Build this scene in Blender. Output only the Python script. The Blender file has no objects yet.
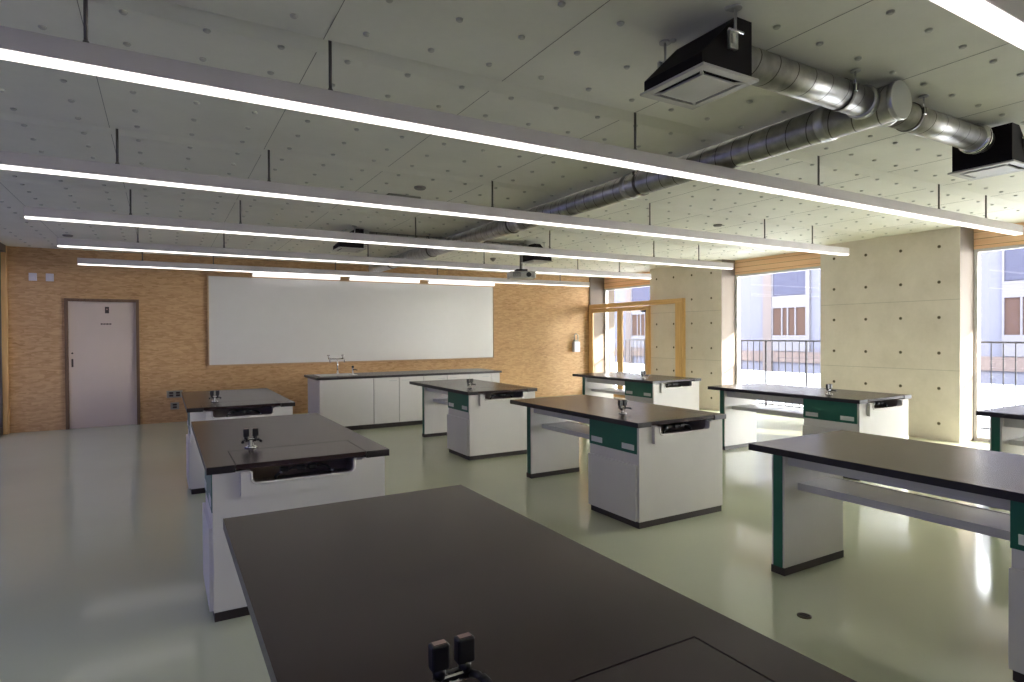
import bpy, bmesh, math, random
from mathutils import Vector, Matrix
random.seed(7)
S = bpy.context.scene
COL = S.collection
PI = math.pi

# ------------------------------------------------------------------ materials
def newmat(name):
    m = bpy.data.materials.new(name); m.use_nodes = True
    nt = m.node_tree
    return m, nt, nt.nodes['Principled BSDF'], nt.links

def N(nt, typ, **kw):
    n = nt.nodes.new(typ)
    for k, v in kw.items():
        if k in n.inputs.keys(): n.inputs[k].default_value = v
        else: setattr(n, k, v)
    return n

def ramp(nt, fac, stops):
    r = nt.nodes.new('ShaderNodeValToRGB')
    el = r.color_ramp.elements
    while len(el) < len(stops): el.new(0.5)
    for e, (p, c) in zip(el, stops):
        e.position = p; e.color = (*c, 1)
    nt.links.new(fac, r.inputs[0])
    return r.outputs[0]

def plain(name, col, rough=.5, metal=0., var=.04, scale=6., spec=.5, bump=0.):
    """a painted or moulded surface with slight mottling"""
    m, nt, b, L = newmat(name)
    tc = N(nt, 'ShaderNodeTexCoord')
    no = N(nt, 'ShaderNodeTexNoise', Scale=scale, Detail=4.)
    L.new(tc.outputs['Object'], no.inputs['Vector'])
    lo = tuple(c * (1 - var) for c in col); hi = tuple(min(1, c * (1 + var)) for c in col)
    L.new(ramp(nt, no.outputs['Fac'], [(.3, lo), (.7, hi)]), b.inputs['Base Color'])
    b.inputs['Roughness'].default_value = rough
    b.inputs['Metallic'].default_value = metal
    b.inputs['Specular IOR Level'].default_value = spec
    if bump:
        bp = N(nt, 'ShaderNodeBump', Strength=bump, Distance=.01)
        L.new(no.outputs['Fac'], bp.inputs['Height']); L.new(bp.outputs[0], b.inputs['Normal'])
    return m

def mat_floor():
    m, nt, b, L = newmat('green_epoxy')
    tc = N(nt, 'ShaderNodeTexCoord')
    a = N(nt, 'ShaderNodeTexNoise', Scale=.55, Detail=3.)
    L.new(tc.outputs['Object'], a.inputs['Vector'])
    L.new(ramp(nt, a.outputs['Fac'], [(.3, (.48, .51, .36)), (.7, (.53, .555, .395))]), b.inputs['Base Color'])
    r = N(nt, 'ShaderNodeTexNoise', Scale=1.3, Detail=5.)
    L.new(tc.outputs['Object'], r.inputs['Vector'])
    mr = N(nt, 'ShaderNodeMapRange'); mr.inputs['To Min'].default_value = .07; mr.inputs['To Max'].default_value = .15
    L.new(r.outputs['Fac'], mr.inputs['Value']); L.new(mr.outputs[0], b.inputs['Roughness'])
    w = N(nt, 'ShaderNodeTexNoise', Scale=2.2, Detail=2.)
    L.new(tc.outputs['Object'], w.inputs['Vector'])
    bp = N(nt, 'ShaderNodeBump', Strength=.04, Distance=.02)
    L.new(w.outputs['Fac'], bp.inputs['Height']); L.new(bp.outputs[0], b.inputs['Normal'])
    b.inputs['IOR'].default_value = 1.5
    return m

def mat_osb():
    m, nt, b, L = newmat('strand_board')
    tc = N(nt, 'ShaderNodeTexCoord')
    mp = N(nt, 'ShaderNodeMapping'); mp.inputs['Scale'].default_value = (13., 13., 48.)
    L.new(tc.outputs['Object'], mp.inputs['Vector'])
    wn = N(nt, 'ShaderNodeTexNoise', Scale=.8, Detail=2.)
    L.new(mp.outputs[0], wn.inputs['Vector'])
    mx = N(nt, 'ShaderNodeVectorMath', operation='MULTIPLY_ADD')
    mx.inputs[1].default_value = (.8, .8, .8)
    L.new(wn.outputs['Color'], mx.inputs[0]); L.new(mp.outputs[0], mx.inputs[2])
    vo = N(nt, 'ShaderNodeTexVoronoi', Scale=1.); L.new(mx.outputs[0], vo.inputs['Vector'])
    sep = N(nt, 'ShaderNodeSeparateColor'); L.new(vo.outputs['Color'], sep.inputs[0])
    big = N(nt, 'ShaderNodeTexNoise', Scale=1.1, Detail=3.); L.new(tc.outputs['Object'], big.inputs['Vector'])
    ad = N(nt, 'ShaderNodeMath', operation='MULTIPLY_ADD'); ad.inputs[1].default_value = .55
    L.new(sep.outputs[0], ad.inputs[0])
    sc = N(nt, 'ShaderNodeMath', operation='MULTIPLY'); sc.inputs[1].default_value = .45
    L.new(big.outputs['Fac'], sc.inputs[0]); L.new(sc.outputs[0], ad.inputs[2])
    L.new(ramp(nt, ad.outputs[0], [(.10, (.30, .165, .07)), (.24, (.44, .265, .125)), (.5, (.515, .32, .16)), (.85, (.60, .39, .205))]), b.inputs['Base Color'])
    b.inputs['Roughness'].default_value = .62
    b.inputs['Specular IOR Level'].default_value = .25
    return m

def mat_concrete(name, c0, c1, joints=()):
    m, nt, b, L = newmat(name)
    tc = N(nt, 'ShaderNodeTexCoord')
    a = N(nt, 'ShaderNodeTexNoise', Scale=1.3, Detail=8., Roughness=.62); L.new(tc.outputs['Object'], a.inputs['Vector'])
    f = N(nt, 'ShaderNodeTexNoise', Scale=26., Detail=4.); L.new(tc.outputs['Object'], f.inputs['Vector'])
    ad = N(nt, 'ShaderNodeMath', operation='MULTIPLY_ADD'); ad.inputs[1].default_value = .16
    L.new(f.outputs['Fac'], ad.inputs[0]); L.new(a.outputs['Fac'], ad.inputs[2])
    out = ramp(nt, ad.outputs[0], [(.36, c0), (.76, c1)])
    if joints:
        sp = N(nt, 'ShaderNodeSeparateXYZ'); L.new(tc.outputs['Object'], sp.inputs[0])
        for ax, z in joints:
            su = N(nt, 'ShaderNodeMath', operation='SUBTRACT'); su.inputs[1].default_value = z
            L.new(sp.outputs[ax], su.inputs[0])
            ab = N(nt, 'ShaderNodeMath', operation='ABSOLUTE'); L.new(su.outputs[0], ab.inputs[0])
            lt = N(nt, 'ShaderNodeMath', operation='LESS_THAN'); lt.inputs[1].default_value = .004
            L.new(ab.outputs[0], lt.inputs[0])
            mu = N(nt, 'ShaderNodeMath', operation='MULTIPLY'); mu.inputs[1].default_value = .33
            L.new(lt.outputs[0], mu.inputs[0])
            mi = nt.nodes.new('ShaderNodeMixRGB'); mi.inputs[2].default_value = (.1, .085, .06, 1)
            L.new(mu.outputs[0], mi.inputs[0]); L.new(out, mi.inputs[1]); out = mi.outputs[0]
    L.new(out, b.inputs['Base Color'])
    b.inputs['Roughness'].default_value = .72
    b.inputs['Specular IOR Level'].default_value = .25
    bp = N(nt, 'ShaderNodeBump', Strength=.06, Distance=.01)
    L.new(f.outputs['Fac'], bp.inputs['Height']); L.new(bp.outputs[0], b.inputs['Normal'])
    return m

def mat_wood(name, c0, c1, axis=1, plank=0.):
    m, nt, b, L = newmat(name)
    tc = N(nt, 'ShaderNodeTexCoord')
    mp = N(nt, 'ShaderNodeMapping')
    s = [28., 28., 28.]; s[axis] = 1.4
    mp.inputs['Scale'].default_value = s
    L.new(tc.outputs['Object'], mp.inputs['Vector'])
    a = N(nt, 'ShaderNodeTexNoise', Scale=1., Detail=5.); L.new(mp.outputs[0], a.inputs['Vector'])
    out = ramp(nt, a.outputs['Fac'], [(.3, c0), (.7, c1)])
    if plank:
        sp = N(nt, 'ShaderNodeSeparateXYZ'); L.new(tc.outputs['Object'], sp.inputs[0])
        mo = N(nt, 'ShaderNodeMath', operation='PINGPONG'); mo.inputs[1].default_value = plank / 2
        L.new(sp.outputs[2], mo.inputs[0])
        lt = N(nt, 'ShaderNodeMath', operation='LESS_THAN'); lt.inputs[1].default_value = .004
        L.new(mo.outputs[0], lt.inputs[0])
        mi = nt.nodes.new('ShaderNodeMixRGB'); mi.inputs[2].default_value = (.45, .24, .12, 1)
        L.new(lt.outputs[0], mi.inputs[0]); L.new(out, mi.inputs[1]); out = mi.outputs[0]
    L.new(out, b.inputs['Base Color'])
    b.inputs['Roughness'].default_value = .5
    return m

def mat_emit(name, col, strength):
    m, nt, b, L = newmat(name)
    b.inputs['Base Color'].default_value = (.8, .8, .8, 1)
    b.inputs['Emission Color'].default_value = (*col, 1)
    b.inputs['Emission Strength'].default_value = strength
    return m

def mat_glass(name, tint=(.93, .96, .97)):
    m = bpy.data.materials.new(name); m.use_nodes = True
    nt = m.node_tree; nt.nodes.clear(); L = nt.links
    o = N(nt, 'ShaderNodeOutputMaterial'); t = N(nt, 'ShaderNodeBsdfTransparent'); g = N(nt, 'ShaderNodeBsdfGlossy')
    t.inputs[0].default_value = (*tint, 1); g.inputs['Roughness'].default_value = .01
    lw = N(nt, 'ShaderNodeLayerWeight'); lw.inputs['Blend'].default_value = .5
    pw = N(nt, 'ShaderNodeMath', operation='POWER'); pw.inputs[1].default_value = 5.
    f = N(nt, 'ShaderNodeMath', operation='MULTIPLY_ADD'); f.inputs[1].default_value = .92; f.inputs[2].default_value = .06
    L.new(lw.outputs['Facing'], pw.inputs[0]); L.new(pw.outputs[0], f.inputs[0])
    mx = N(nt, 'ShaderNodeMixShader')
    L.new(f.outputs[0], mx.inputs[0]); L.new(t.outputs[0], mx.inputs[1]); L.new(g.outputs[0], mx.inputs[2])
    L.new(mx.outputs[0], o.inputs[0])
    return m

def mat_spiral():
    """galvanised spiral duct: thin seams wrap the tube along its own length (object Z)"""
    m, nt, b, L = newmat('spiral_steel')
    tc = N(nt, 'ShaderNodeTexCoord')
    sp = N(nt, 'ShaderNodeSeparateXYZ'); L.new(tc.outputs['Object'], sp.inputs[0])
    at = N(nt, 'ShaderNodeMath', operation='ARCTAN2'); L.new(sp.outputs[1], at.inputs[0]); L.new(sp.outputs[0], at.inputs[1])
    k = N(nt, 'ShaderNodeMath', operation='MULTIPLY_ADD'); k.inputs[1].default_value = .14 / (2 * PI)
    L.new(at.outputs[0], k.inputs[0]); L.new(sp.outputs[2], k.inputs[2])
    fr = N(nt, 'ShaderNodeMath', operation='PINGPONG'); fr.inputs[1].default_value = .07; L.new(k.outputs[0], fr.inputs[0])
    lt = N(nt, 'ShaderNodeMath', operation='LESS_THAN'); lt.inputs[1].default_value = .0035; L.new(fr.outputs[0], lt.inputs[0])
    no = N(nt, 'ShaderNodeTexNoise', Scale=14., Detail=4.); L.new(tc.outputs['Object'], no.inputs['Vector'])
    base = ramp(nt, no.outputs['Fac'], [(.35, (.36, .35, .34)), (.65, (.50, .49, .47))])
    mi = nt.nodes.new('ShaderNodeMixRGB'); mi.inputs[2].default_value = (.13, .12, .115, 1)
    L.new(lt.outputs[0], mi.inputs[0]); L.new(base, mi.inputs[1]); L.new(mi.outputs[0], b.inputs['Base Color'])
    b.inputs['Metallic'].default_value = 1.; b.inputs['Roughness'].default_value = .36
    return m

M = dict(
    floor=mat_floor(),
    osb=mat_osb(),
    concrete=mat_concrete('fair_faced_concrete', (.62, .555, .475), (.76, .69, .61), joints=((2, 1.892), (2, .947))),
    reveal=mat_concrete('darkened_reveal', (.185, .152, .125), (.215, .18, .148)),  # pier sides: same concrete, colour darkened to offset strong sky light
    ceiling=mat_concrete('painted_ceiling_panel', (.74, .725, .635), (.83, .81, .715)),
    ceiling_cap=plain('ceiling_cap_plastic', (.52, .51, .44), .4),
    joint=plain('shadow_joint', (.22, .215, .175), .9),
    tie=plain('form_tie_hole', (.075, .06, .04), .9),
    tie_rim=plain('form_tie_rim', (.26, .22, .15), .8),
    wall=plain('white_plaster', (.62, .58, .52), .7),
    worktop=plain('worktop_resin', (.031, .0175, .018), .25, var=.08, scale=3., spec=.3),
    worktop_edge=plain('worktop_edge', (.016, .012, .014), .35),
    white=plain('white_laminate', (.66, .635, .61), .32, var=.015),
    grey_lam=plain('grey_laminate', (.52, .50, .48), .3, var=.02),
    green=plain('green_laminate', (.010, .115, .072), .35, var=.06),
    plinth=plain('dark_plinth', (.030, .022, .020), .5),
    label=plain('label_card', (.62, .64, .62), .4),
    recess=plain('recess_lining', (.40, .34, .30), .5),
    rubber=plain('black_rubber', (.008, .008, .010), .38),
    tapcap=plain('tap_cap_face', (.35, .22, .2), .4),
    chrome=plain('chrome', (.72, .72, .74), .14, metal=1., var=.02),
    steel=plain('brushed_steel', (.55, .55, .55), .3, metal=1., var=.05),
    galv=mat_spiral(),
    housing=plain('lamp_housing', (.55, .51, .51), .42),
    lens=mat_emit('lamp_lens', (1., .93, .88), .65),
    boardlens=mat_emit('board_lamp_lens', (1., .95, .93), .30),
    rod=plain('hanger_rod', (.13, .12, .105), .4, metal=.6),
    blackbox=plain('black_insulation', (.009, .006, .006), .7, spec=.2),
    grille=plain('grille_plastic', (.50, .48, .44), .45),
    board=plain('whiteboard_enamel', (.62, .61, .60), .22, var=.01),
    pine=mat_wood('pine', (.60, .36, .14), (.72, .47, .21), axis=1),
    pine_v=mat_wood('pine_upright', (.60, .36, .14), (.72, .47, .21), axis=2),
    fascia=mat_wood('cedar_fascia', (.86, .52, .29), (.92, .63, .40), axis=1, plank=.09),
    boardframe=mat_wood('board_frame_wood', (.42, .27, .15), (.52, .35, .2), axis=0),
    doorframe=mat_wood('dark_door_frame', (.13, .075, .04), (.19, .11, .06), axis=2),
    door=plain('cream_door', (.60, .50, .43), .42, var=.03, scale=2.),
    alu=plain('aluminium_frame', (.66, .65, .68), .4, metal=.2),
    glass=mat_glass('window_glass'),
    frost=mat_glass('side_glass', (.032, .033, .050)),
    sign=plain('sign_ink', (.05, .035, .03), .5),
    outlet=plain('outlet_grey', (.30, .30, .25), .5),
    plate=plain('switch_plate', (.62, .60, .66), .4),
    brass=plain('floor_cap_metal', (.13, .11, .07), .35, metal=.7),
    detector=plain('detector_grey', (.20, .19, .165), .5),
    terrace=plain('pale_terrace', (.32, .32, .315), .9, var=.05, spec=0.),
    rail=plain('railing_steel', (.008, .008, .011), .6, spec=.1),
    railtop=plain('railing_top', (.045, .045, .05), .6, spec=.1),
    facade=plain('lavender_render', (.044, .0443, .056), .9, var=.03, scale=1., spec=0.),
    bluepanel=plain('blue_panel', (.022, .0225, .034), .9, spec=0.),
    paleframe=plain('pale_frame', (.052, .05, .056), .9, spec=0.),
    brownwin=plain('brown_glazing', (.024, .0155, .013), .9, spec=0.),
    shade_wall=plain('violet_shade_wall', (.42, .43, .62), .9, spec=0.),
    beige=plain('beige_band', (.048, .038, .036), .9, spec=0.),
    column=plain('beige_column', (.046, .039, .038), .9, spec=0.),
)

# ------------------------------------------------------------------ mesh helpers
class MB:
    """collects shapes into ONE mesh object"""
    def __init__(s): s.bm = bmesh.new(); s.mats = []
    def mi(s, m):
        if m not in s.mats: s.mats.append(m)
        return s.mats.index(m)
    def poly(s, verts, faces, m, smooth=False):
        i = s.mi(m); vs = [s.bm.verts.new(v) for v in verts]; out = []
        for f in faces:
            try:
                fc = s.bm.faces.new([vs[k] for k in f]); fc.material_index = i; fc.smooth = smooth; out.append(fc)
            except ValueError: pass
        return vs, out
    def box(s, x0, x1, y0, y1, z0, z1, m, bev=0.):
        x0, x1 = sorted((x0, x1)); y0, y1 = sorted((y0, y1)); z0, z1 = sorted((z0, z1))
        v = [(x0, y0, z0), (x1, y0, z0), (x1, y1, z0), (x0, y1, z0), (x0, y0, z1), (x1, y0, z1), (x1, y1, z1), (x0, y1, z1)]
        f = [(0, 3, 2, 1), (4, 5, 6, 7), (0, 1, 5, 4), (1, 2, 6, 5), (2, 3, 7, 6), (3, 0, 4, 7)]
        vs, fs = s.poly(v, f, m)
        if bev:
            es = list({e for fc in fs for e in fc.edges})
            bmesh.ops.bevel(s.bm, geom=es, offset=bev, segments=2, affect='EDGES', profile=.5)
        return s
    def sheet(s, x, y0, y1, z0, z1, m):
        s.poly([(x, y0, z0), (x, y1, z0), (x, y1, z1), (x, y0, z1)], [(0, 1, 2, 3)], m); return s
    def prism(s, pts, a0, a1, m, axis=2):
        """polygon pts extruded along axis (0,1,2)"""
        def P(p, a):
            return {0: (a, p[0], p[1]), 1: (p[0], a, p[1]), 2: (p[0], p[1], a)}[axis]
        n = len(pts)
        v = [P(p, a0) for p in pts] + [P(p, a1) for p in pts]
        f = [tuple(range(n)), tuple(range(2 * n - 1, n - 1, -1))] + [(k, (k + 1) % n, n + (k + 1) % n, n + k) for k in range(n)]
        s.poly(v, f, m); return s
    def tube(s, pts, r, m, seg=10, cap=True):
        pts = [Vector(p) for p in pts]; rings = []; i = s.mi(m)
        rr = r if isinstance(r, (list, tuple)) else [r] * len(pts)
        ref = None
        for k, p in enumerate(pts):
            d = (pts[min(k + 1, len(pts) - 1)] - pts[max(k - 1, 0)]).normalized()
            if ref is None: ref = Vector((0, 0, 1)) if abs(d.z) < .9 else Vector((1, 0, 0))
            u = d.cross(ref).normalized(); w = u.cross(d).normalized(); ref = w
            rings.append([s.bm.verts.new(p + (u * math.cos(2 * PI * j / seg) + w * math.sin(2 * PI * j / seg)) * rr[k]) for j in range(seg)])
        for a, b in zip(rings, rings[1:]):
            for j in range(seg):
                f = s.bm.faces.new((a[j], a[(j + 1) % seg], b[(j + 1) % seg], b[j])); f.smooth = True; f.material_index = i
        if cap:
            for f in (rings[0][::-1], rings[-1]):
                fc = s.bm.faces.new(f); fc.material_index = i
        return s
    def lathe(s, prof, c, m, seg=20):
        """profile of (radius, z) about the vertical through c"""
        i = s.mi(m); rings = []
        for r, z in prof:
            rings.append([s.bm.verts.new((c[0] + r * math.cos(2 * PI * j / seg), c[1] + r * math.sin(2 * PI * j / seg), c[2] + z)) for j in range(seg)])
        for a, b in zip(rings, rings[1:]):
            for j in range(seg):
                f = s.bm.faces.new((a[j], a[(j + 1) % seg], b[(j + 1) % seg], b[j])); f.smooth = True; f.material_index = i
        for f in (rings[0][::-1], rings[-1]):
            fc = s.bm.faces.new(f); fc.material_index = i
        return s
    def disc(s, c, r, n, m, seg=10):
        n = Vector(n).normalized(); u = n.orthogonal().normalized(); w = n.cross(u)
        v = [Vector(c) + (u * math.cos(2 * PI * j / seg) + w * math.sin(2 * PI * j / seg)) * r for j in range(seg)]
        s.poly(v, [tuple(range(seg))], m); return s
    def build(s, name, parent=None, recalc=True):
        if recalc: bmesh.ops.recalc_face_normals(s.bm, faces=s.bm.faces[:])
        me = bpy.data.meshes.new(name); s.bm.to_mesh(me); s.bm.free()
        for m in s.mats: me.materials.append(M[m])
        o = bpy.data.objects.new(name, me); COL.objects.link(o)
        if parent: o.parent = parent
        return o

def tag(o, label=None, cat=None, group=None, kind=None):
    if label: o['label'] = label
    if cat: o['category'] = cat
    if group: o['group'] = group
    if kind: o['kind'] = kind
    return o
def thing(name, label, cat, loc=(0, 0, 0), group=None, rz=0.):
    o = bpy.data.objects.new(name, None); COL.objects.link(o); o.location = loc; o.rotation_euler.z = rz
    o.empty_display_size = .1
    return tag(o, label, cat, group)
def struct(o): o['kind'] = 'structure'; return o
KIDS = {}
def copy_tree(o, parent=None):
    c = o.copy(); COL.objects.link(c)
    if parent: c.parent = parent
    for ch in list(o.children): copy_tree(ch, c)
    return c

# ------------------------------------------------------------------ measured layout (metres, camera above the origin)
ZC = 2.843                       # ceiling
YW = 11.759                      # front wall
XP, XO = 9.05, 9.50              # inner and outer face of the window piers
XL = -2.03                       # left wall
YB = -4.2                        # wall behind the camera
PIERS = [(7.784, 9.70), (3.889, 5.827), (0., 1.945), (-3.9, -1.95)]
BAYS = [(9.70, 11.70), (5.827, 7.784), (1.945, 3.889), (-1.95, 0.)]

# floor and ceiling ------------------------------------------------
b = MB(); b.box(XL - .2, XO, YB, YW + .2, -.12, 0, 'floor'); struct(b.build('floor'))

b = MB()
ROW = 1.91                        # panel rows: each starts with a shallow sloped rebate that the lamps hang from
prof = [(YB, ZC + .25), (YB, ZC)]
for k in range(-3, 5):
    y = 2.88 + ROW * k
    prof += [(y, ZC), (y, ZC + .05), (y + .15, ZC)]
prof += [(YW + .2, ZC), (YW + .2, ZC + .25)]
n = len(prof); v = [(XL - .2, p[0], p[1]) for p in prof] + [(XO, p[0], p[1]) for p in prof]
fs = [(q, q + 1, n + q + 1, n + q) for q in range(n - 1)] + [(n - 1, 0, n, 2 * n - 1)]
b.poly(v, fs, 'ceiling')
x = .6627 - .9525 * 2
while x < XP:                     # panel joints across
    for k in range(-3, 5): b.box(x - .0014, x + .0014, 2.88 + ROW * k + .15, 2.88 + ROW * (k + 1), ZC - .0012, ZC + .001, 'joint')
    x += .9525
i0 = -9
for i in range(i0, 25):           # conical plugs of the ceiling panels
    for j in range(-12, 28):
        px, py = 1.139 + .3175 * i, 2.73 + .3235 * j
        if px < XL + .05 or px > XP - .05 or py < YB + .1 or py > YW - .05: continue
        if (py - 2.88 + .02) % ROW < .19: continue
        b.lathe([(.017, 0), (.0165, -.006), (.011, -.011)], (px, py, ZC), 'ceiling_cap', seg=8)
struct(b.build('ceiling'))

# front wall with door opening ---------------------------------------
DX0, DX1, DZ = -1.337, -.336, 2.07
b = MB()
b.box(XL - .2, DX0, YW, YW + .15, 0, ZC, 'osb'); b.box(DX1, 9.0, YW, YW + .15, 0, ZC, 'osb'); b.box(DX0, DX1, YW, YW + .15, DZ, ZC, 'osb')
b.box(DX0 - .1, DX1 + .1, YW + .15, YW + .2, -.1, DZ + .1, 'plinth'); struct(b.build('wall_front'))  # dark backing added behind the door, stops outside light leaking under it
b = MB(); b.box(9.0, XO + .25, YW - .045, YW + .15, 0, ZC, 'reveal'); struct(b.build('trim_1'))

d = bpy.data.objects.new('door_1', None); COL.objects.link(d); d.location = (DX0, YW, 0); struct(d)
b = MB(); w = DX1 - DX0
b.prism([(0, 0), (.045, 0), (.045, DZ - .045), (w - .045, DZ - .045), (w - .045, 0), (w, 0), (w, DZ), (0, DZ)], -.03, .1, 'doorframe', axis=1)
struct(b.build('door_frame', d))
b = MB(); b.box(.046, w - .046, .015, .055, .003, DZ - .046, 'door', .002); struct(b.build('door_leaf', d))
b = MB(); b.box(.08, .105, .005, .016, .98, 1.11, 'sign', .004); struct(b.build('door_handle', d))
b = MB(); b.tube([(.093, .016, 1.20), (.093, .002, 1.20)], .014, 'sign', 12); struct(b.build('door_lock', d))
b = MB(); b.box(.53, .585, .009, .016, 1.84, 1.945, 'sign', .002); b.disc((.557, .0085, 1.905), .013, (0, -1, 0), 'tapcap', 10); struct(b.build('door_sign', d))
b = MB(); xx = .47
for wd in (.03, .012, .022, .012, .03, .018, .024):
    b.box(xx, xx + wd - .004, .012, .016, 1.655, 1.677, 'sign'); xx += wd
struct(b.build('door_lettering', d))

# left glazed wall -------------------------------------------------
b = MB(); b.box(XL - .2, XL, YB, YB + .6, 0, ZC, 'wall'); b.box(XL - .2, XL, 11.66, YW, 0, ZC, 'pine_v')
b.box(XL - .2, XL, YB + .6, 11.66, 2.74, ZC, 'rod'); struct(b.build('wall_left'))
ys = [-3.6 + (11.66 + 3.6) / 7 * k for k in range(8)]
for k, (a, c) in enumerate(zip(ys, ys[1:])):
    e = bpy.data.objects.new('window_%d' % (k + 10), None); COL.objects.link(e); e.location = (XL - .1, a, 0); struct(e)
    h = c - a; b = MB()
    b.box(-.04, .04, 0, .05, 0, 2.74, 'rod'); b.box(-.04, .04, h - .05, h, 0, 2.74, 'rod')
    b.box(-.04, .04, .05, h - .05, 0, .12, 'rod'); b.box(-.04, .04, .05, h - .05, 2.68, 2.74, 'rod')
    struct(b.build('window_frame', e))
    b = MB(); b.sheet(0, .05, h - .05, .12, 2.68, 'frost'); struct(b.build('window_pane', e))
b = MB(); b.box(XL - .2, XO + .2, YB - .2, YB, 0, ZC, 'wall'); struct(b.build('wall_back'))

# window side: concrete piers, timber heads, glazing ------------------------
for (a, c) in PIERS:
    b = MB(); b.box(XP, XO, a, c, 0, ZC, 'concrete')
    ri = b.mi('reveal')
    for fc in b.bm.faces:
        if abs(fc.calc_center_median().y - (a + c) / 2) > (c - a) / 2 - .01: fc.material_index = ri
    n = 4; y0 = a + .247 if c - a < 2.5 else a + .25
    for i in range(n):
        for z in (2.61, 2.133, 1.657, 1.177, .70, .226):
            yy = a + .247 + i * .489
            if yy > c - .1: continue
            b.disc((XP - .0012, yy, z), .0235, (-1, 0, 0), 'tie_rim', 12); b.disc((XP - .002, yy, z), .0155, (-1, 0, 0), 'tie', 10)
    struct(b.build('wall_right', recalc=True))
for k, (a, c) in enumerate(BAYS):
    b = MB(); b.box(9.42, 9.56, a, c, 2.565, ZC, 'fascia'); struct(b.build('trim_%d' % (k + 2)))
    e = bpy.data.objects.new('window_%d' % (k + 1), None); COL.objects.link(e); e.location = (9.46, a, 0); struct(e)
    h = c - a; b = MB()
    b.box(-.03, .04, 0, .045, 0, 2.565, 'alu'); b.box(-.03, .04, h - .045, h, 0, 2.565, 'alu')
    b.box(-.03, .04, .045, h - .045, 0, .05, 'alu'); b.box(-.03, .04, .045, h - .045, 2.525, 2.565, 'alu')
    struct(b.build('window_frame', e))
    b = MB(); b.sheet(0, .045, h - .045, .05, 2.525, 'glass'); struct(b.build('window_pane', e))

# sliding pine door in front of the last bay -------------------------------
d = bpy.data.objects.new('door_2', None); COL.objects.link(d); d.location = (9.0, 8.68, 0); struct(d)
L3 = 11.712 - 8.68
b = MB(); b.box(-.05, .045, 0, L3, 2.07, 2.165, 'pine', .003); struct(b.build('head_rail', d))
b = MB(); b.box(-.05, .045, 0, .19, 0, 2.07, 'pine_v', .003); struct(b.build('door_post', d))
b = MB(); b.box(-.05, .045, L3 - .06, L3, 0, 2.07, 'pine_v', .003); struct(b.build('door_post', d))
for k, (a, c) in enumerate(((.955, 1.93), (1.93, L3 - .06))):
    b = MB(); s0 = .13 if k == 0 else .08; s1 = .09 if k == 0 else .06
    b.box(-.03, .01, a, a + s0, .01, 2.06, 'pine_v', .002); b.box(-.03, .01, c - s1, c, .01, 2.06, 'pine_v', .002)
    b.box(-.03, .01, a + s0, c - s1, 1.97, 2.06, 'pine', .002); b.box(-.03, .01, a + s0, c - s1, .01, .16, 'pine', .002)
    lf = struct(b.build('door_leaf', d))
    b = MB(); b.sheet(-.01, a + s0, c - s1, .16, 1.97, 'glass'); struct(b.build('door_pane', lf))
b = MB(); b.box(-.075, -.03, 1.06, 1.17, 1.925, 1.965, 'rubber', .005); struct(b.build('door_closer', d))

# ------------------------------------------------------------------ laboratory tables
XS = [.1824, 3.0352, 5.888]; YS = [.5109, 3.3837, 6.2565]; TW, TL = .9505, 1.9009
HX, HY = TW / 2, TL / 2
def round_notch(x0, x1, zt, zb, r, n=5):
    """polyline of a U notch from (x0,zt) down and up to (x1,zt)"""
    p = [(x0, zt)]
    for k in range(n + 1):
        a = PI + PI / 2 * k / n; p.append((x0 + r + r * math.cos(a), zb + r + r * math.sin(a)))
    for k in range(n + 1):
        a = 1.5 * PI + PI / 2 * k / n; p.append((x1 - r + r * math.cos(a), zb + r + r * math.sin(a)))
    p.append((x1, zt)); return p
def gas_tap(parent, x, y, z0):
    b = MB(); b.lathe([(.036, 0), (.036, .006), (.024, .012), (.014, .016), (.014, .045)], (x, y, z0), 'chrome')
    b.box(x - .034, x + .034, y - .010, y + .010, z0 + .036, z0 + .056, 'rubber', .005); b.tube([(x - .022, y, z0 + .058), (x, y - .004, z0 + .030), (x + .022, y, z0 + .058)], .006, 'chrome', 8)
    for sx in (-1, 1):
        b.tube([(x + sx * .030, y, z0 + .045), (x + sx * .042, y - .02, z0 + .046), (x + sx * .046, y - .034, z0 + .044)], [.008, .007, .0055], 'rubber', 10)
        b.tube([(x + sx * .046, y - .030, z0 + .044), (x + sx * .050, y - .05, z0 + .041)], [.009, .008], 'rubber', 10)
    g = b.build('gas_tap', parent)
    for sx in (-1, 1):
        b = MB(); hx = x + sx * .025
        b.lathe([(.012, .05), (.012, .072)], (hx, y, z0), 'rubber', 12)
        b.box(hx - .017, hx + .017, y - .012, y + .012, z0 + .066, z0 + .112, 'rubber', .004)
        b.box(hx - .013, hx + .013, y - .0078, y + .0078, z0 + .111, z0 + .1135, 'tapcap', .001)
        b.box(hx - .008, hx + .008, y - .0118, y - .0108, z0 + .086, z0 + .090, 'label')
        h = b.build('tap_handle', g); h['label'] = 'black lever block with a pinkish cap'
    return g

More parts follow.
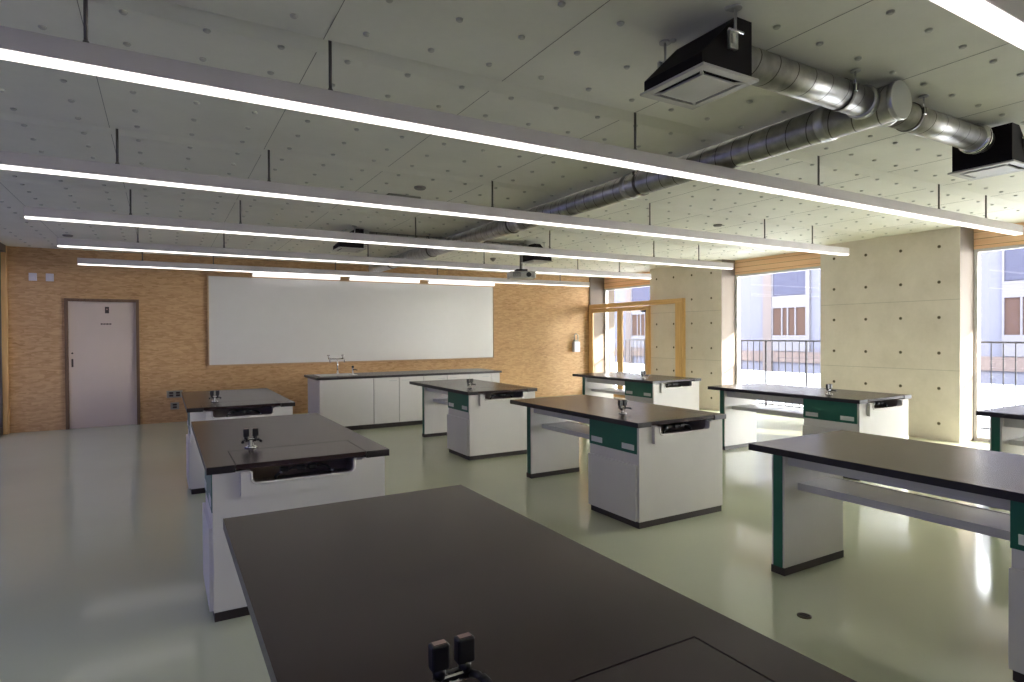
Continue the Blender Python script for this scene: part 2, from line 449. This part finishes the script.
def make_table():
    t = thing('laboratory_table', 'x', 'table')
    b = MB(); nx, nd = .342, .425
    pts = [(-HX, -HY), (-nx, -HY), (-nx, -HY + nd), (nx, -HY + nd), (nx, -HY), (HX, -HY), (HX, HY), (-HX, HY)]
    # thin resin board with a dark edge band
    b.prism(pts, .761, .799, 'worktop_edge')
    i = b.mi('worktop')
    for f in b.bm.faces:
        if all(v.co.z > .798 for v in f.verts): f.material_index = i
    top = b.build('worktop', t)
    top['label'] = 'dark brown worktop with black edge'
    b = MB(); b.box(-nx + .004, nx - .004, -HY + .004, -HY + nd - .004, .773, .7985, 'worktop'); b.build('lid', top)
    gas_tap(t, -.212, -.47, .799)
    # cabinet: carcass of boards, the end board notched for the service recess
    c0, c1 = -HY + .02, -HY + .615; cx = .450; xo = .003
    b = MB()
    b.box(-cx, -cx + .018, c0 + .02, c1, .05, .761, 'white'); b.box(cx - .018, cx, c0 + .02, c1, .05, .761, 'white')
    b.box(-cx + .018, cx - .018, c1 - .018, c1, .05, .761, 'white'); b.box(-cx + .018, cx - .018, c0 + .02, c1 - .018, .05, .07, 'white')
    q = round_notch(-.272, .272, .761, .69, .03)
    b.prism([(-cx, .05), (-cx, .761)] + q + [(cx, .761), (cx, .05)], c0, c0 + .02, 'white', axis=1)
    bmesh.ops.translate(b.bm, vec=(xo, 0, 0), verts=b.bm.verts[:])
    cab = b.build('cabinet', t); cab['label'] = 'white laminate cabinet under the near end'
    b = MB()   # recess lining: open box
    r0, r1, zb = c0 + .02, c0 + .27, .655
    b.box(-.30, .30, r0, r1, zb - .01, zb, 'recess'); b.box(-.30, .30, r1, r1 + .01, zb, .76, 'recess')
    b.box(-.31, -.30, r0, r1, zb - .01, .76, 'recess'); b.box(.30, .31, r0, r1, zb - .01, .76, 'recess')
    b.build('service_recess', cab)
    b = MB()
    qi = round_notch(-.268, .268, .757, .693, .03); qo = [(-.318, .628), (.318, .628), (.318, .757), (-.318, .757)]
    b.prism([(-.318, .757), (-.318, .634), (-.312, .628), (.312, .628), (.318, .634), (.318, .757)] + qi[::-1], c0 - .030, c0 + .001, 'white', axis=1)
    b.tube([(p[0], c0 - .031, p[1]) for p in qi], .007, 'white', 8)
    b.build('recess_frame', cab)
    b = MB()
    b.tube([(-.13, r0 + .05, .656), (-.135, r0 + .045, .70), (-.10, r0 + .05, .727), (-.04, r0 + .06, .732), (.03, r0 + .05, .728), (.09, r0 + .06, .735), (.14, r0 + .05, .724), (.17, r0 + .055, .69), (.175, r0 + .06, .656)], .0075, 'rubber', 8)
    for hx in (-.09, .0, .06): b.box(hx - .022, hx + .022, r0 + .035, r0 + .075, .718, .742, 'rubber', .005)
    b.tube([(-.115, r0 + .046, .716), (-.100, r0 + .04, .722)], .009, 'chrome', 8); b.tube([(.165, r0 + .05, .706), (.172, r0 + .05, .684)], .009, 'chrome', 8)
    b.build('gas_hose', cab)
    b = MB(); b.box(-cx + xo - .004, -cx + xo + .001, c0 + .022, c1 + .004, .556, .759, 'green', .001); dr = b.build('drawer_front', cab); dr['label'] = 'green drawer front with two label plates'
    for yy in (c0 + .05, c0 + .43):
        b = MB(); b.box(-cx + xo - .007, -cx + xo - .004, yy, yy + .14, .58, .623, 'label', .001); b.build('label_plate', dr)
    b = MB(); b.box(-cx + xo - .018, -cx + xo + .001, c0 + .022, c1 + .004, .052, .475, 'white', .002); b.build('door', cab)
    b = MB(); b.box(-cx + xo + .004, cx + xo - .006, c0 + .006, c1 - .004, 0, .05, 'plinth'); b.build('plinth', t)
    # leg panel at the far end
    l0, l1 = -HY + 1.79, -HY + 1.875; lx = .293
    b = MB(); b.box(-lx, lx + .012, l0, l1, .045, .761, 'white', .002); lg = b.build('leg_panel', t)
    b = MB(); b.box(-lx - .004, -lx, l0 + .012, l1 - .012, .045, .755, 'green'); b.build('edge_strip', lg)
    b = MB(); b.box(-lx - .004, lx + .014, l0 - .003, l1 + .003, 0, .045, 'plinth'); b.build('leg_plinth', lg)
    for sx in (-1, 1):
        b = MB(); b.box(sx * .262, sx * .24, c1, l0, .665, .761, 'white', .001); b.build('apron', t)
    b = MB(); b.box(-.155, .155, c1, l0, .528, .543, 'grey_lam'); b.box(-.165, -.150, c1, l0, .503, .546, 'white'); b.box(.150, .165, c1, l0, .503, .546, 'white')
    b.build('book_shelf', t)
    return t
proto = make_table()
TLAB = {(0, 0): 'dark-topped lab table filling the foreground, closest to the camera',
        (0, 1): 'dark-topped lab table right behind the foreground one, service recess facing the camera',
        (0, 2): 'small-looking lab table at the left, second behind the foreground one, nearest the cream door',
        (1, 0): 'lab table at the right edge whose open kneehole and white leg panel face us',
        (1, 1): 'central lab table showing green drawer front and white cabinet corner mid-room',
        (1, 2): 'lab table standing just in front of the teacher bench, whiteboard behind it',
        (2, 0): 'lab table cut off by the right edge, in front of the right-hand window',
        (2, 1): 'lab table in front of the middle window, beside the big concrete pier',
        (2, 2): 'lab table in front of the pine sliding door at the far right corner'}
for ci in range(3):
    for ri in range(3):
        t = proto if (ci, ri) == (0, 0) else copy_tree(proto)
        t.location = (XS[ci] + HX, YS[ri] + HY, 0)
        tag(t, TLAB[(ci, ri)], 'table', 'laboratory tables in three rows')

# ------------------------------------------------------------------ teacher bench with sink
t = thing('teacher_bench', 'long white demonstration bench with black top and sink, below the whiteboard', 'bench', (1.965, 9.175, 0))
BL, BD, BH = 3.145, .91, .83
b = MB()
sx0, sx1, sy0, sy1 = .14, .68, .30, .72
b.box(0, BL, 0, sy0, BH - .036, BH, 'worktop_edge'); b.box(0, BL, sy1, BD, BH - .036, BH, 'worktop_edge')
b.box(0, sx0, sy0, sy1, BH - .036, BH, 'worktop_edge'); b.box(sx1, BL, sy0, sy1, BH - .036, BH, 'worktop_edge')
i = b.mi('worktop')
for f in b.bm.faces:
    if all(v.co.z > BH - .001 for v in f.verts): f.material_index = i
b.build('worktop', t)
b = MB()
b.box(.05, BL - .03, .047, BD - .03, .07, BH - .036, 'white'); b.box(.06, BL - .04, .0445, .047, .08, BH - .045, 'plinth'); b.build('carcass', t)  # dark sheet behind the doors stands in for shade in their gaps
b = MB(); b.box(.06, BL - .04, .07, BD - .05, 0, .07, 'plinth'); b.build('plinth', t)
b = MB(); b.box(.05, .868, .022, .0445, .075, BH - .04, 'white', .002); b.build('front_panel', t)
xs = [.874, 1.288, 1.705, 2.12, 2.535, 2.945]
for k in range(5):
    b = MB(); b.box(xs[k] + .005, xs[k + 1] - .005, .022, .0445, .075, BH - .04, 'white', .002); dd = b.build('door', t)
    hx = xs[k + 1] - .17 if k % 2 == 0 else xs[k] + .04
    b = MB(); b.box(hx, hx + .13, .010, .022, .735, .747, 'steel', .002); b.build('handle', dd)
b = MB(); b.box(2.952, BL - .03, .022, .0445, .075, BH - .04, 'white', .002); b.build('front_panel', t)
b = MB()
b.box(sx0 - .02, sx1 + .02, sy0 - .02, sy0, BH, BH + .006, 'steel'); b.box(sx0 - .02, sx1 + .02, sy1, sy1 + .02, BH, BH + .006, 'steel')
b.box(sx0 - .02, sx0, sy0, sy1, BH, BH + .006, 'steel'); b.box(sx1, sx1 + .02, sy0, sy1, BH, BH + .006, 'steel')
b.box(sx0, sx0 + .006, sy0, sy1, BH - .03, BH, 'steel'); b.box(sx1 - .006, sx1, sy0, sy1, BH - .03, BH, 'steel')
b.box(sx0, sx1, sy0, sy0 + .006, BH - .03, BH, 'steel'); b.box(sx0, sx1, sy1 - .006, sy1, BH - .03, BH, 'steel')
b.box(sx0, sx1, sy0, sy1, BH - .034, BH - .029, 'steel')
b.build('sink', t)
fx, fy = .505, .78
b = MB(); b.lathe([(.03, 0), (.03, .01), (.016, .02), (.012, .06)], (fx, fy, BH), 'chrome'); b.tube([(fx, fy, BH + .02), (fx, fy, BH + .255)], .012, 'chrome', 12)
b.tube([(fx - .145, fy, BH + .25), (fx + .085, fy, BH + .25)], .010, 'chrome', 10)
for xx in (fx - .145, fx + .085):
    b.tube([(xx, fy, BH + .25), (xx, fy - .08, BH + .255), (xx, fy - .10, BH + .235), (xx, fy - .10, BH + .19)], .009, 'chrome', 10)
fa = b.build('faucet', t)
for xx in (fx - .145, fx + .085):
    b = MB(); b.tube([(xx, fy, BH + .25), (xx, fy, BH + .30)], .008, 'chrome', 10); b.box(xx - .022, xx + .022, fy - .006, fy + .006, BH + .295, BH + .315, 'chrome', .004); b.build('faucet_handle', fa)
b = MB(); b.lathe([(.028, 0), (.028, .006), (.012, .014), (.012, .09), (.016, .095), (.016, .10)], (.71, .62, BH), 'chrome')
b.tube([(.71, .62, BH + .07), (.75, .60, BH + .07), (.775, .59, BH + .062)], [.009, .008, .007], 'rubber', 10)
g = b.build('gas_tap', t)
b = MB(); b.box(.71 - .018, .71 + .018, .61, .63, BH + .10, BH + .135, 'rubber', .005); b.build('tap_handle', g)

# ------------------------------------------------------------------ whiteboard and its lamps
t = thing('whiteboard', 'wide white writing board in a thin wooden frame on the front wall', 'whiteboard', (.677, YW, .934))
WW, WH = 6.342 - .677, 2.53 - .934
b = MB(); b.box(.02, WW - .02, -.025, -.002, .02, WH - .02, 'board'); b.build('writing_surface', t)
b = MB()
b.box(0, WW, -.04, -.001, 0, .022, 'boardframe'); b.box(0, WW, -.04, -.001, WH - .022, WH, 'boardframe'); b.box(0, .022, -.04, -.001, .022, WH - .022, 'boardframe'); b.box(WW - .022, WW, -.04, -.001, .022, WH - .022, 'boardframe')
b.build('frame', t)
b = MB(); b.box(.02, WW - .02, -.085, -.04, 0, .010, 'boardframe', .002); b.build('pen_tray', t)
LB = ['leftmost of three white board lamps above the whiteboard', 'middle one of three white board lamps above the whiteboard', 'rightmost of three white board lamps above the whiteboard']
for k, (a, c) in enumerate(((1.39, 2.96), (3.125, 4.575), (4.76, 6.32))):
    t = thing('board_lamp', LB[k], 'lamp', (a, YW - .10, 2.535), 'lamps above the whiteboard')
    b = MB(); b.box(0, c - a, -.03, .03, .02, .075, 'housing', .004); hs = b.build('housing', t)
    b = MB(); b.box(.01, c - a - .01, -.036, .028, -.012, .05, 'boardlens', .006); b.build('diffuser', t)
    b = MB()
    for xx in (.25, c - a - .25): b.box(xx - .015, xx + .015, .03, .10, .035, .06, 'housing')
    b.build('bracket', t)

# ------------------------------------------------------------------ pendant lamps
LX0, LX1 = -1.035, 8.05; ZL = 2.506; LL = LX1 - LX0
def make_lamp():
    t = thing('pendant_lamp', 'x', 'lamp')
    b = MB(); b.box(0, LL, -.044, .044, .014, .098, 'housing', .003)
    b.box(-.004, 0, -.044, .044, .0, .098, 'housing'); b.box(LL, LL + .004, -.044, .044, .0, .098, 'housing')
    b.build('housing', t)
    n = 7
    for k in range(n):
        a, c = LL * k / n + .003, LL * (k + 1) / n - .003
        b = MB(); pr = [(-.040, .014), (-.040, .006), (-.033, .001), (0, 0), (.033, .001), (.040, .006), (.040, .014)]
        b.prism(pr, a, c, 'lens', axis=0); b.build('diffuser', t)
    for xx in (-.25, .70, 2.595, 4.495, 6.36, 7.305):
        h = ROD; b = MB(); b.tube([(0, 0, 0), (0, 0, h - .002)], .008, 'rod', 8)
        b.lathe([(.022, h - .009), (.022, h - .001)], (0, 0, 0), 'rod', 12); b.lathe([(.016, 0), (.010, .02)], (0, 0, 0), 'rod', 10)
        b.build('hanger_rod', t).location = (xx - LX0, 0, .098)
    return t
ROD = ZC - ZL - .098
LAB = ['bright strip lamp crossing the top right corner, nearest overhead', 'long strip lamp running from top left, second nearest the camera', 'third long pendant strip lamp from the camera, below the largest one',
       'fourth pendant strip lamp from the camera, left end in view', 'fifth pendant strip lamp from the camera, just before the whiteboard', 'farthest pendant strip lamp, hanging right before the whiteboard top']
lp = make_lamp()
for k in range(6):
    t = lp if k == 0 else copy_tree(lp)
    z = (2.514, 2.510, 2.507, 2.504, 2.500, 2.489)[k]
    t.location = (LX0, (.962, 2.91, 4.815, 6.73, 8.635, 10.55)[k], z)
    for ch in t.children:
        if ch.name.startswith('hanger_rod'): ch.scale.z = (ZC + .038 - z - .098) / ROD
    tag(t, LAB[k], 'lamp', 'long pendant strip lamps')

# ------------------------------------------------------------------ ventilation
DXc, DZc, DR = 3.50, 2.730, .100
duct = thing('ventilation_duct', 'shiny spiral steel duct under the ceiling with short side branches', 'duct', (DXc, 1.79, DZc))
Y2 = 11.3
def cyl_z(name, r, ln, loc, rot, parent, mat='galv', seg=32):
    b = MB(); b.lathe([(r, 0), (r, ln)], (0, 0, 0), mat, seg); o = b.build(name, parent)
    o.location = loc; o.rotation_euler = rot; return o
main = cyl_z('main_duct', DR, Y2 - 1.79, (0, 0, 0), (-PI / 2, 0, 0), duct)
b = MB(); b.lathe([(DR + .004, -.006), (DR + .006, -.004), (DR + .006, .02), (DR + .001, .022)], (0, 0, 0), 'steel', 32); o = b.build('end_cap', duct); o.rotation_euler = (-PI / 2, 0, 0)
for yy in (.42, 2.2, 4.0, 5.75, 7.5):
    b = MB(); b.lathe([(DR + .001, -.03), (DR + .007, -.026), (DR + .007, -.008), (DR + .004, 0), (DR + .007, .008), (DR + .007, .026), (DR + .001, .03)], (0, 0, 0), 'steel', 32)
    o = b.build('collar', duct); o.location = (0, yy, 0); o.rotation_euler = (-PI / 2, 0, 0)
for yy in (2.05, 4.2, 6.6, 8.4):
    b = MB(); b.lathe([(DR + .008, -.013), (DR + .008, .013)], (0, 0, 0), 'rod', 24)
    o = b.build('hanger_band', duct); o.location = (0, yy, 0); o.rotation_euler = (-PI / 2, 0, 0)
    b = MB(); b.tube([(-.05, yy, .08), (-.05, yy, ZC - DZc - .002)], .006, 'rod', 8); b.box(-.10, -.05, yy - .012, yy + .012, .055, .085, 'rod', .003); b.build('hanger_rod', duct)
BR = .079
BRY = (.14, 6.0)
for yy in BRY:
    for sx, ln in ((-1, 1.20), (1, 1.212)):
        o = cyl_z('branch_duct', BR, ln - .0, (sx * .06, yy, .012), (0, sx * PI / 2, 0), duct, seg=28)
        b = MB(); b.lathe([(BR + .001, 0), (BR + .008, .004), (BR + .008, .03), (BR + .012, .034), (BR + .012, .05), (BR + .001, .055)], (0, 0, 0), 'steel', 28)
        o = b.build('branch_collar', duct); o.location = (sx * (DR - .012), yy, .012); o.rotation_euler = (0, sx * PI / 2, 0)
        b = MB(); b.lathe([(BR + .001, 0), (BR + .018, .006), (BR + .018, .022), (BR + .010, .03), (BR + .018, .038), (BR + .018, .05), (BR + .001, .055)], (0, 0, 0), 'chrome', 28)
        o = b.build('branch_collar', duct); o.location = (sx * 1.16, yy, .012); o.rotation_euler = (0, sx * PI / 2, 0)
        b = MB(); hx = sx * (.36 if sx > 0 else .33)
        b.tube([(hx, yy - BR - .004, .02), (hx, yy - BR - .004, ZC - DZc - .002)], .005, 'chrome', 8)
        b.lathe([(.026, 0), (.026, .006)], (hx, yy - BR - .004, ZC - DZc - .008), 'steel', 12)
        b.box(hx - .012, hx + .012, yy - BR - .016, yy - BR + .004, .0, .045, 'rod', .003)
        b.build('branch_hanger', duct)
        b = MB(); b.lathe([(BR + .005, -.012), (BR + .005, .012)], (0, 0, 0), 'rod', 24); o = b.build('hanger_band', duct); o.location = (hx, yy, .012); o.rotation_euler = (0, sx * PI / 2, 0)

def make_unit():
    """ceiling ventilation unit, origin at middle of bottom face; duct side is +x"""
    t = thing('ventilation_unit', 'x', 'vent')
    b = MB(); hw = .172
    b = MB()
    b.prism([(-.160, .012), (.147, .012), (.147, .258), (.046, .258), (-.160, .062)], -hw, hw, 'blackbox', axis=1)
    b.build('casing', t)
    b = MB(); px, py = .172, .19; qx, qy = .132, .148
    b.box(-px, px, -py, -qy, 0, .012, 'grille', .002); b.box(-px, px, qy, py, 0, .012, 'grille', .002); b.box(-px, -qx, -qy, qy, 0, .012, 'grille', .002); b.box(qx, px, -qy, qy, 0, .012, 'grille', .002)
    b.box(-qx, qx, -qy, qy, .009, .013, 'blackbox'); pn = b.build('panel', t)
    b = MB(); gx, gy = .106, .122
    b.box(-gx, gx, -gy, gy, -.004, .006, 'grille', .002)
    for a, c in ((-1, -1), (1, -1), (1, 1), (-1, 1)): b.prism([(a * gx, c * gy), (a * (gx - .012), c * gy), (a * qx, c * qy), (a * qx, c * (qy - .012)), (a * gx, c * (gy - .012))], .0, .006, 'grille')
    b.build('grille_plate', pn)
    for (x, y) in ((.025, -hw - .014), (-.015, hw + .014)):
        b = MB(); b.tube([(x, y, .13), (x, y, ZC - 2.558)], .006, 'steel', 8); b.lathe([(.028, 0), (.028, .007)], (x, y, ZC - 2.558 - .007), 'grille', 14)
        b.box(x - .042, x + .010, y - .008, y + .010, .105, .185, 'steel', .003); b.box(x - .036, x - .012, y - .014, y - .008, .12, .165, 'chrome', .002); b.tube([(x - .045, y - .004, .182), (x + .035, y - .012, .178)], .006, 'chrome', 8); b.build('hanger_rod', t)
    return t
u = make_unit()
for k, (x, y, rz, lb) in enumerate(((2.09, 1.93, 0, 'large black ventilation unit with sloped side at top, left of the duct end'), (4.92, 1.93, PI, 'black ventilation unit cut by the right edge, right of the duct end'),
                                    (2.09, 7.79, 0, 'small distant black ventilation unit left of the duct, above the whiteboard'), (4.96, 7.79, PI, 'small distant black ventilation unit right of the duct, above the projector'))):
    t = u if k == 0 else copy_tree(u)
    t.location = (x, y, 2.558); t.rotation_euler.z = rz
    tag(t, lb, 'vent', 'ceiling ventilation units')

# ------------------------------------------------------------------ projector
t = thing('projector', 'white ceiling projector on a dark pole before the whiteboard', 'projector', (4.93, 8.2, 2.385), rz=-.35)
b = MB(); b.tube([(0, 0, .10), (0, 0, ZC - 2.385 - .01)], .024, 'detector', 14); b.lathe([(.07, 0), (.07, .01)], (0, 0, ZC - 2.385 - .011), 'detector', 16); b.build('pole', t)
b = MB(); b.box(-.09, .09, -.07, .07, .085, .105, 'rubber', .004)
for sx in (-1, 1): b.tube([(sx * .08, 0, .09), (sx * .13, .04, .06)], .01, 'rubber', 8)
b.build('bracket', t)
b = MB(); b.box(-.21, .21, -.15, .15, -.045, .065, 'grille', .02); bd = b.build('body', t)
b = MB(); b.tube([(.09, -.15, .012), (.09, -.168, .012)], .038, 'rubber', 18); b.build('lens', bd)
b = MB()
for k in range(5): b.box(-.16, -.03, -.153, -.149, -.02 + k * .014, -.014 + k * .014, 'rubber')
b.build('air_vent', bd)

# ------------------------------------------------------------------ small fittings
for k, (x, y, r, lb) in enumerate(((2.094, 5.31, .055, 'dark round ceiling fitting left of the duct, beside the long flat sensor'), (4.954, 5.80, .055, 'round ceiling fitting just right of the duct, above the third strip lamp'), (6.127, 5.33, .055, 'round ceiling fitting nearest the concrete piers, farthest right of its kind'), (-1.10, 10.1, .06, 'dark round ceiling fitting at far left above the cream door'))):
    b = MB(); b.lathe([(r, 0), (r, -.012), (r * .8, -.022)], (0, 0, 0), 'detector', 20); o = b.build('ceiling_fitting'); o.location = (x, y, ZC); tag(o, lb, 'fitting', 'round ceiling fittings')
b = MB(); b.lathe([(.055, 0), (.05, -.02), (.03, -.045), (.012, -.06)], (0, 0, 0), 'detector', 20); o = b.build('smoke_detector'); o.location = (5.178, 9.6, ZC); tag(o, 'small conical smoke detector on the ceiling left of the projector', 'detector')
b = MB(); b.box(-.17, .17, -.045, .045, -.02, 0, 'detector', .008); o = b.build('ceiling_sensor'); o.location = (2.08, 5.72, ZC); tag(o, 'long flat grey ceiling sensor beside a dark round fitting, left of the duct', 'sensor')
for k, (x, y, lb) in enumerate(((2.849, 1.922, 'dark oval floor cap on green floor beside the foreground table'),)):
    b = MB(); b.lathe([(.036, 0), (.036, .003), (.028, .004)], (0, 0, 0), 'brass', 20)
    for a in (-.014, 0, .014): b.box(-.02, .02, a - .002, a + .002, .004, .005, 'rubber')
    o = b.build('floor_cap'); o.location = (x, y, 0); tag(o, lb, 'floor cap')
for x, lb in ((-1.725, 'pale square wall plate high at left, the left of two'), (-1.515, 'pale square wall plate high at left, the right of two')):
    t = thing('wall_plate', lb, 'wall plate', (x, YW, 2.39), 'pale wall plates left of the door')
    b = MB(); b.box(-.05, .05, -.012, 0, -.06, .06, 'plate', .003); b.build('plate', t)
    b = MB(); b.box(-.022, .022, -.016, -.012, -.03, .03, 'plate', .002); b.build('switch', t)
for z, lb, n in ((.476, 'upper double wall socket left of the small lab table', 2), (.275, 'lower single wall socket left of the small lab table', 1)):
    t = thing('wall_socket', lb, 'socket', (.165, YW, z), 'wall sockets')
    w = .055 * n + .01
    b = MB(); b.box(-w, w, -.012, 0, -.06, .06, 'outlet', .003); b.build('plate', t)
    for k in range(n):
        b = MB(); c = (k - (n - 1) / 2) * .10
        for dz in (-.022, .022): b.box(c - .03, c + .03, -.016, -.012, dz - .016, dz + .016, 'sign', .002)
        b.build('socket_insert', t)
t = thing('wall_dispenser', 'small white box with grey bracket on the front wall beside the pine door', 'dispenser', (8.56, YW, 1.03))
b = MB(); b.box(-.085, .085, -.11, 0, 0, .25, 'plate', .02); b.build('body', t)
b = MB(); b.box(-.05, .05, -.08, 0, .25, .29, 'outlet', .005); b.tube([(-.05, -.06, .28), (-.05, -.06, .40), (0, -.06, .44), (.05, -.06, .40), (.05, -.06, .28)], .014, 'outlet', 8); b.build('bracket', t)
t = None

# ------------------------------------------------------------------ outside
b = MB(); b.box(XO, 34, -14, 40, -.25, -.03, 'terrace'); struct(b.build('terrace'))
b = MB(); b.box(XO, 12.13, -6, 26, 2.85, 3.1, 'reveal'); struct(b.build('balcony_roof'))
t = thing('balcony_railing', 'thin dark vertical-bar balcony railing outside the windows', 'railing', (10.3, 0, -.03))
b = MB(); b.box(-.02, .02, 1.4, 14.3, 1.325, 1.352, 'railtop', .004); b.build('top_rail', t)
b = MB(); b.box(-.012, .012, 1.4, 14.3, .08, .10, 'rail'); b.build('bottom_rail', t)
y = 1.4438; k = 0
while y < 14.25:
    b = MB()
    if k % 6 == 2: b.box(-.016, .016, y - .012, y + .012, 0, 1.33, 'rail'); b.build('post', t)
    else: b.box(-.006, .006, y - .006, y + .006, .10, 1.33, 'rail'); b.build('baluster', t)
    y += .1438; k += 1
t = thing('opposite_building', 'pale lavender building wing across the terrace, seen through the windows', 'building', (20.5, 0, -.03))
b = MB(); b.box(0, 3, 5.2, 36, 0, 5.4, 'facade'); b.build('wall', t)
b = MB(); b.box(-.06, 0, 5.2, 36, .38, .78, 'beige'); b.build('band', t)
for yl in (7.75, 15.16, 23.25, 31.):
    if yl > 10:
        b = MB(); b.box(-.10, 0, yl, yl + .38, 0, 5.4, 'column'); b.build('column', t)
    b = MB(); b.box(-.05, .0, yl - 1.42, yl - .02, 2.92, 5.2, 'bluepanel'); b.build('upper_panel', t)
    b = MB()
    b.box(-.08, 0, yl - 1.58, yl - 1.42, .8, 5.2, 'paleframe'); b.box(-.08, 0, yl - .05, yl, .8, 5.2, 'paleframe'); b.box(-.08, 0, yl - 1.42, yl - .05, 2.44, 2.90, 'paleframe')
    for m_ in (.42, .66, .98): b.box(-.08, 0, yl - m_ - .05, yl - m_, 1.40, 2.44, 'paleframe')
    b.box(-.08, 0, yl - 1.42, yl - .05, .8, 1.40, 'paleframe')
    fr = b.build('window_frame', t)
    b = MB(); b.box(-.04, -.005, yl - 1.42, yl - .05, 1.40, 2.44, 'brownwin'); b.build('window_pane', fr)
b = MB(); b.box(9.5, 10.28, 9.27, 9.33, -.03, 2.85, 'paleframe'); struct(b.build('added_sun_screen'))  # unseen screen added to keep the sun off the front wall
# path, and a violet wall added beyond the left glazing to cut sky light
b = MB(); b.box(-9, XL - .2, -14, 30, -.25, -.03, 'terrace'); struct(b.build('side_path'))
b = MB(); b.box(-6.2, -5.8, -14, 30, -.03, 5.5, 'shade_wall'); struct(b.build('added_sky_screen'))

# ------------------------------------------------------------------ light
w = bpy.data.worlds.new('sky'); S.world = w; w.use_nodes = True
nt = w.node_tree; bg = nt.nodes['Background']
tc = N(nt, 'ShaderNodeTexCoord'); sp = N(nt, 'ShaderNodeSeparateXYZ'); nt.links.new(tc.outputs['Generated'], sp.inputs[0])
nt.links.new(ramp(nt, sp.outputs[2], [(.0, (1.0, .95, .88)), (.5, (.86, .90, 1.0))]), bg.inputs['Color'])
bg.inputs['Strength'].default_value = 10.
sd = bpy.data.lights.new('sun', 'SUN'); sd.energy = 8.; sd.angle = math.radians(.8); sd.color = (1., .90, .78)
so = bpy.data.objects.new('sun', sd); COL.objects.link(so)
so.rotation_euler = Vector((-1., 1.9, -.51)).to_track_quat('-Z', 'Y').to_euler()
so.location = (20, -10, 15)

# ------------------------------------------------------------------ camera (solved from the photograph's own geometry)
f, yaw, pitch, roll, cz = 602.32, .5254, -.0110, -.0056, 1.4614
cy, sy, cp, spp, cr, sr = math.cos(yaw), math.sin(yaw), math.cos(pitch), math.sin(pitch), math.cos(roll), math.sin(roll)
fwd = Vector((sy, cy, 0)); rt = Vector((cy, -sy, 0)); up = Vector((0, 0, 1))
fwd, up = fwd * cp + up * spp, up * cp - fwd * spp
rt, up = rt * cr + up * sr, up * cr - rt * sr
cd = bpy.data.cameras.new('camera'); co = bpy.data.objects.new('camera', cd); COL.objects.link(co)
co.matrix_world = Matrix(((rt.x, up.x, -fwd.x, 0), (rt.y, up.y, -fwd.y, 0), (rt.z, up.z, -fwd.z, cz), (0, 0, 0, 1)))
cd.sensor_width = 36; cd.lens = f / 1024 * 36; cd.clip_start = .02
S.camera = co

S.view_settings.view_transform = 'Standard'
S.view_settings.look = 'None'
S.view_settings.exposure = 2.0
S.cycles.max_bounces = 10; S.cycles.diffuse_bounces = 6; S.cycles.glossy_bounces = 4; S.cycles.transparent_max_bounces = 12
S.cycles.sample_clamp_indirect = 6.; S.cycles.caustics_reflective = False; S.cycles.caustics_refractive = False
S.cycles.use_denoising = True
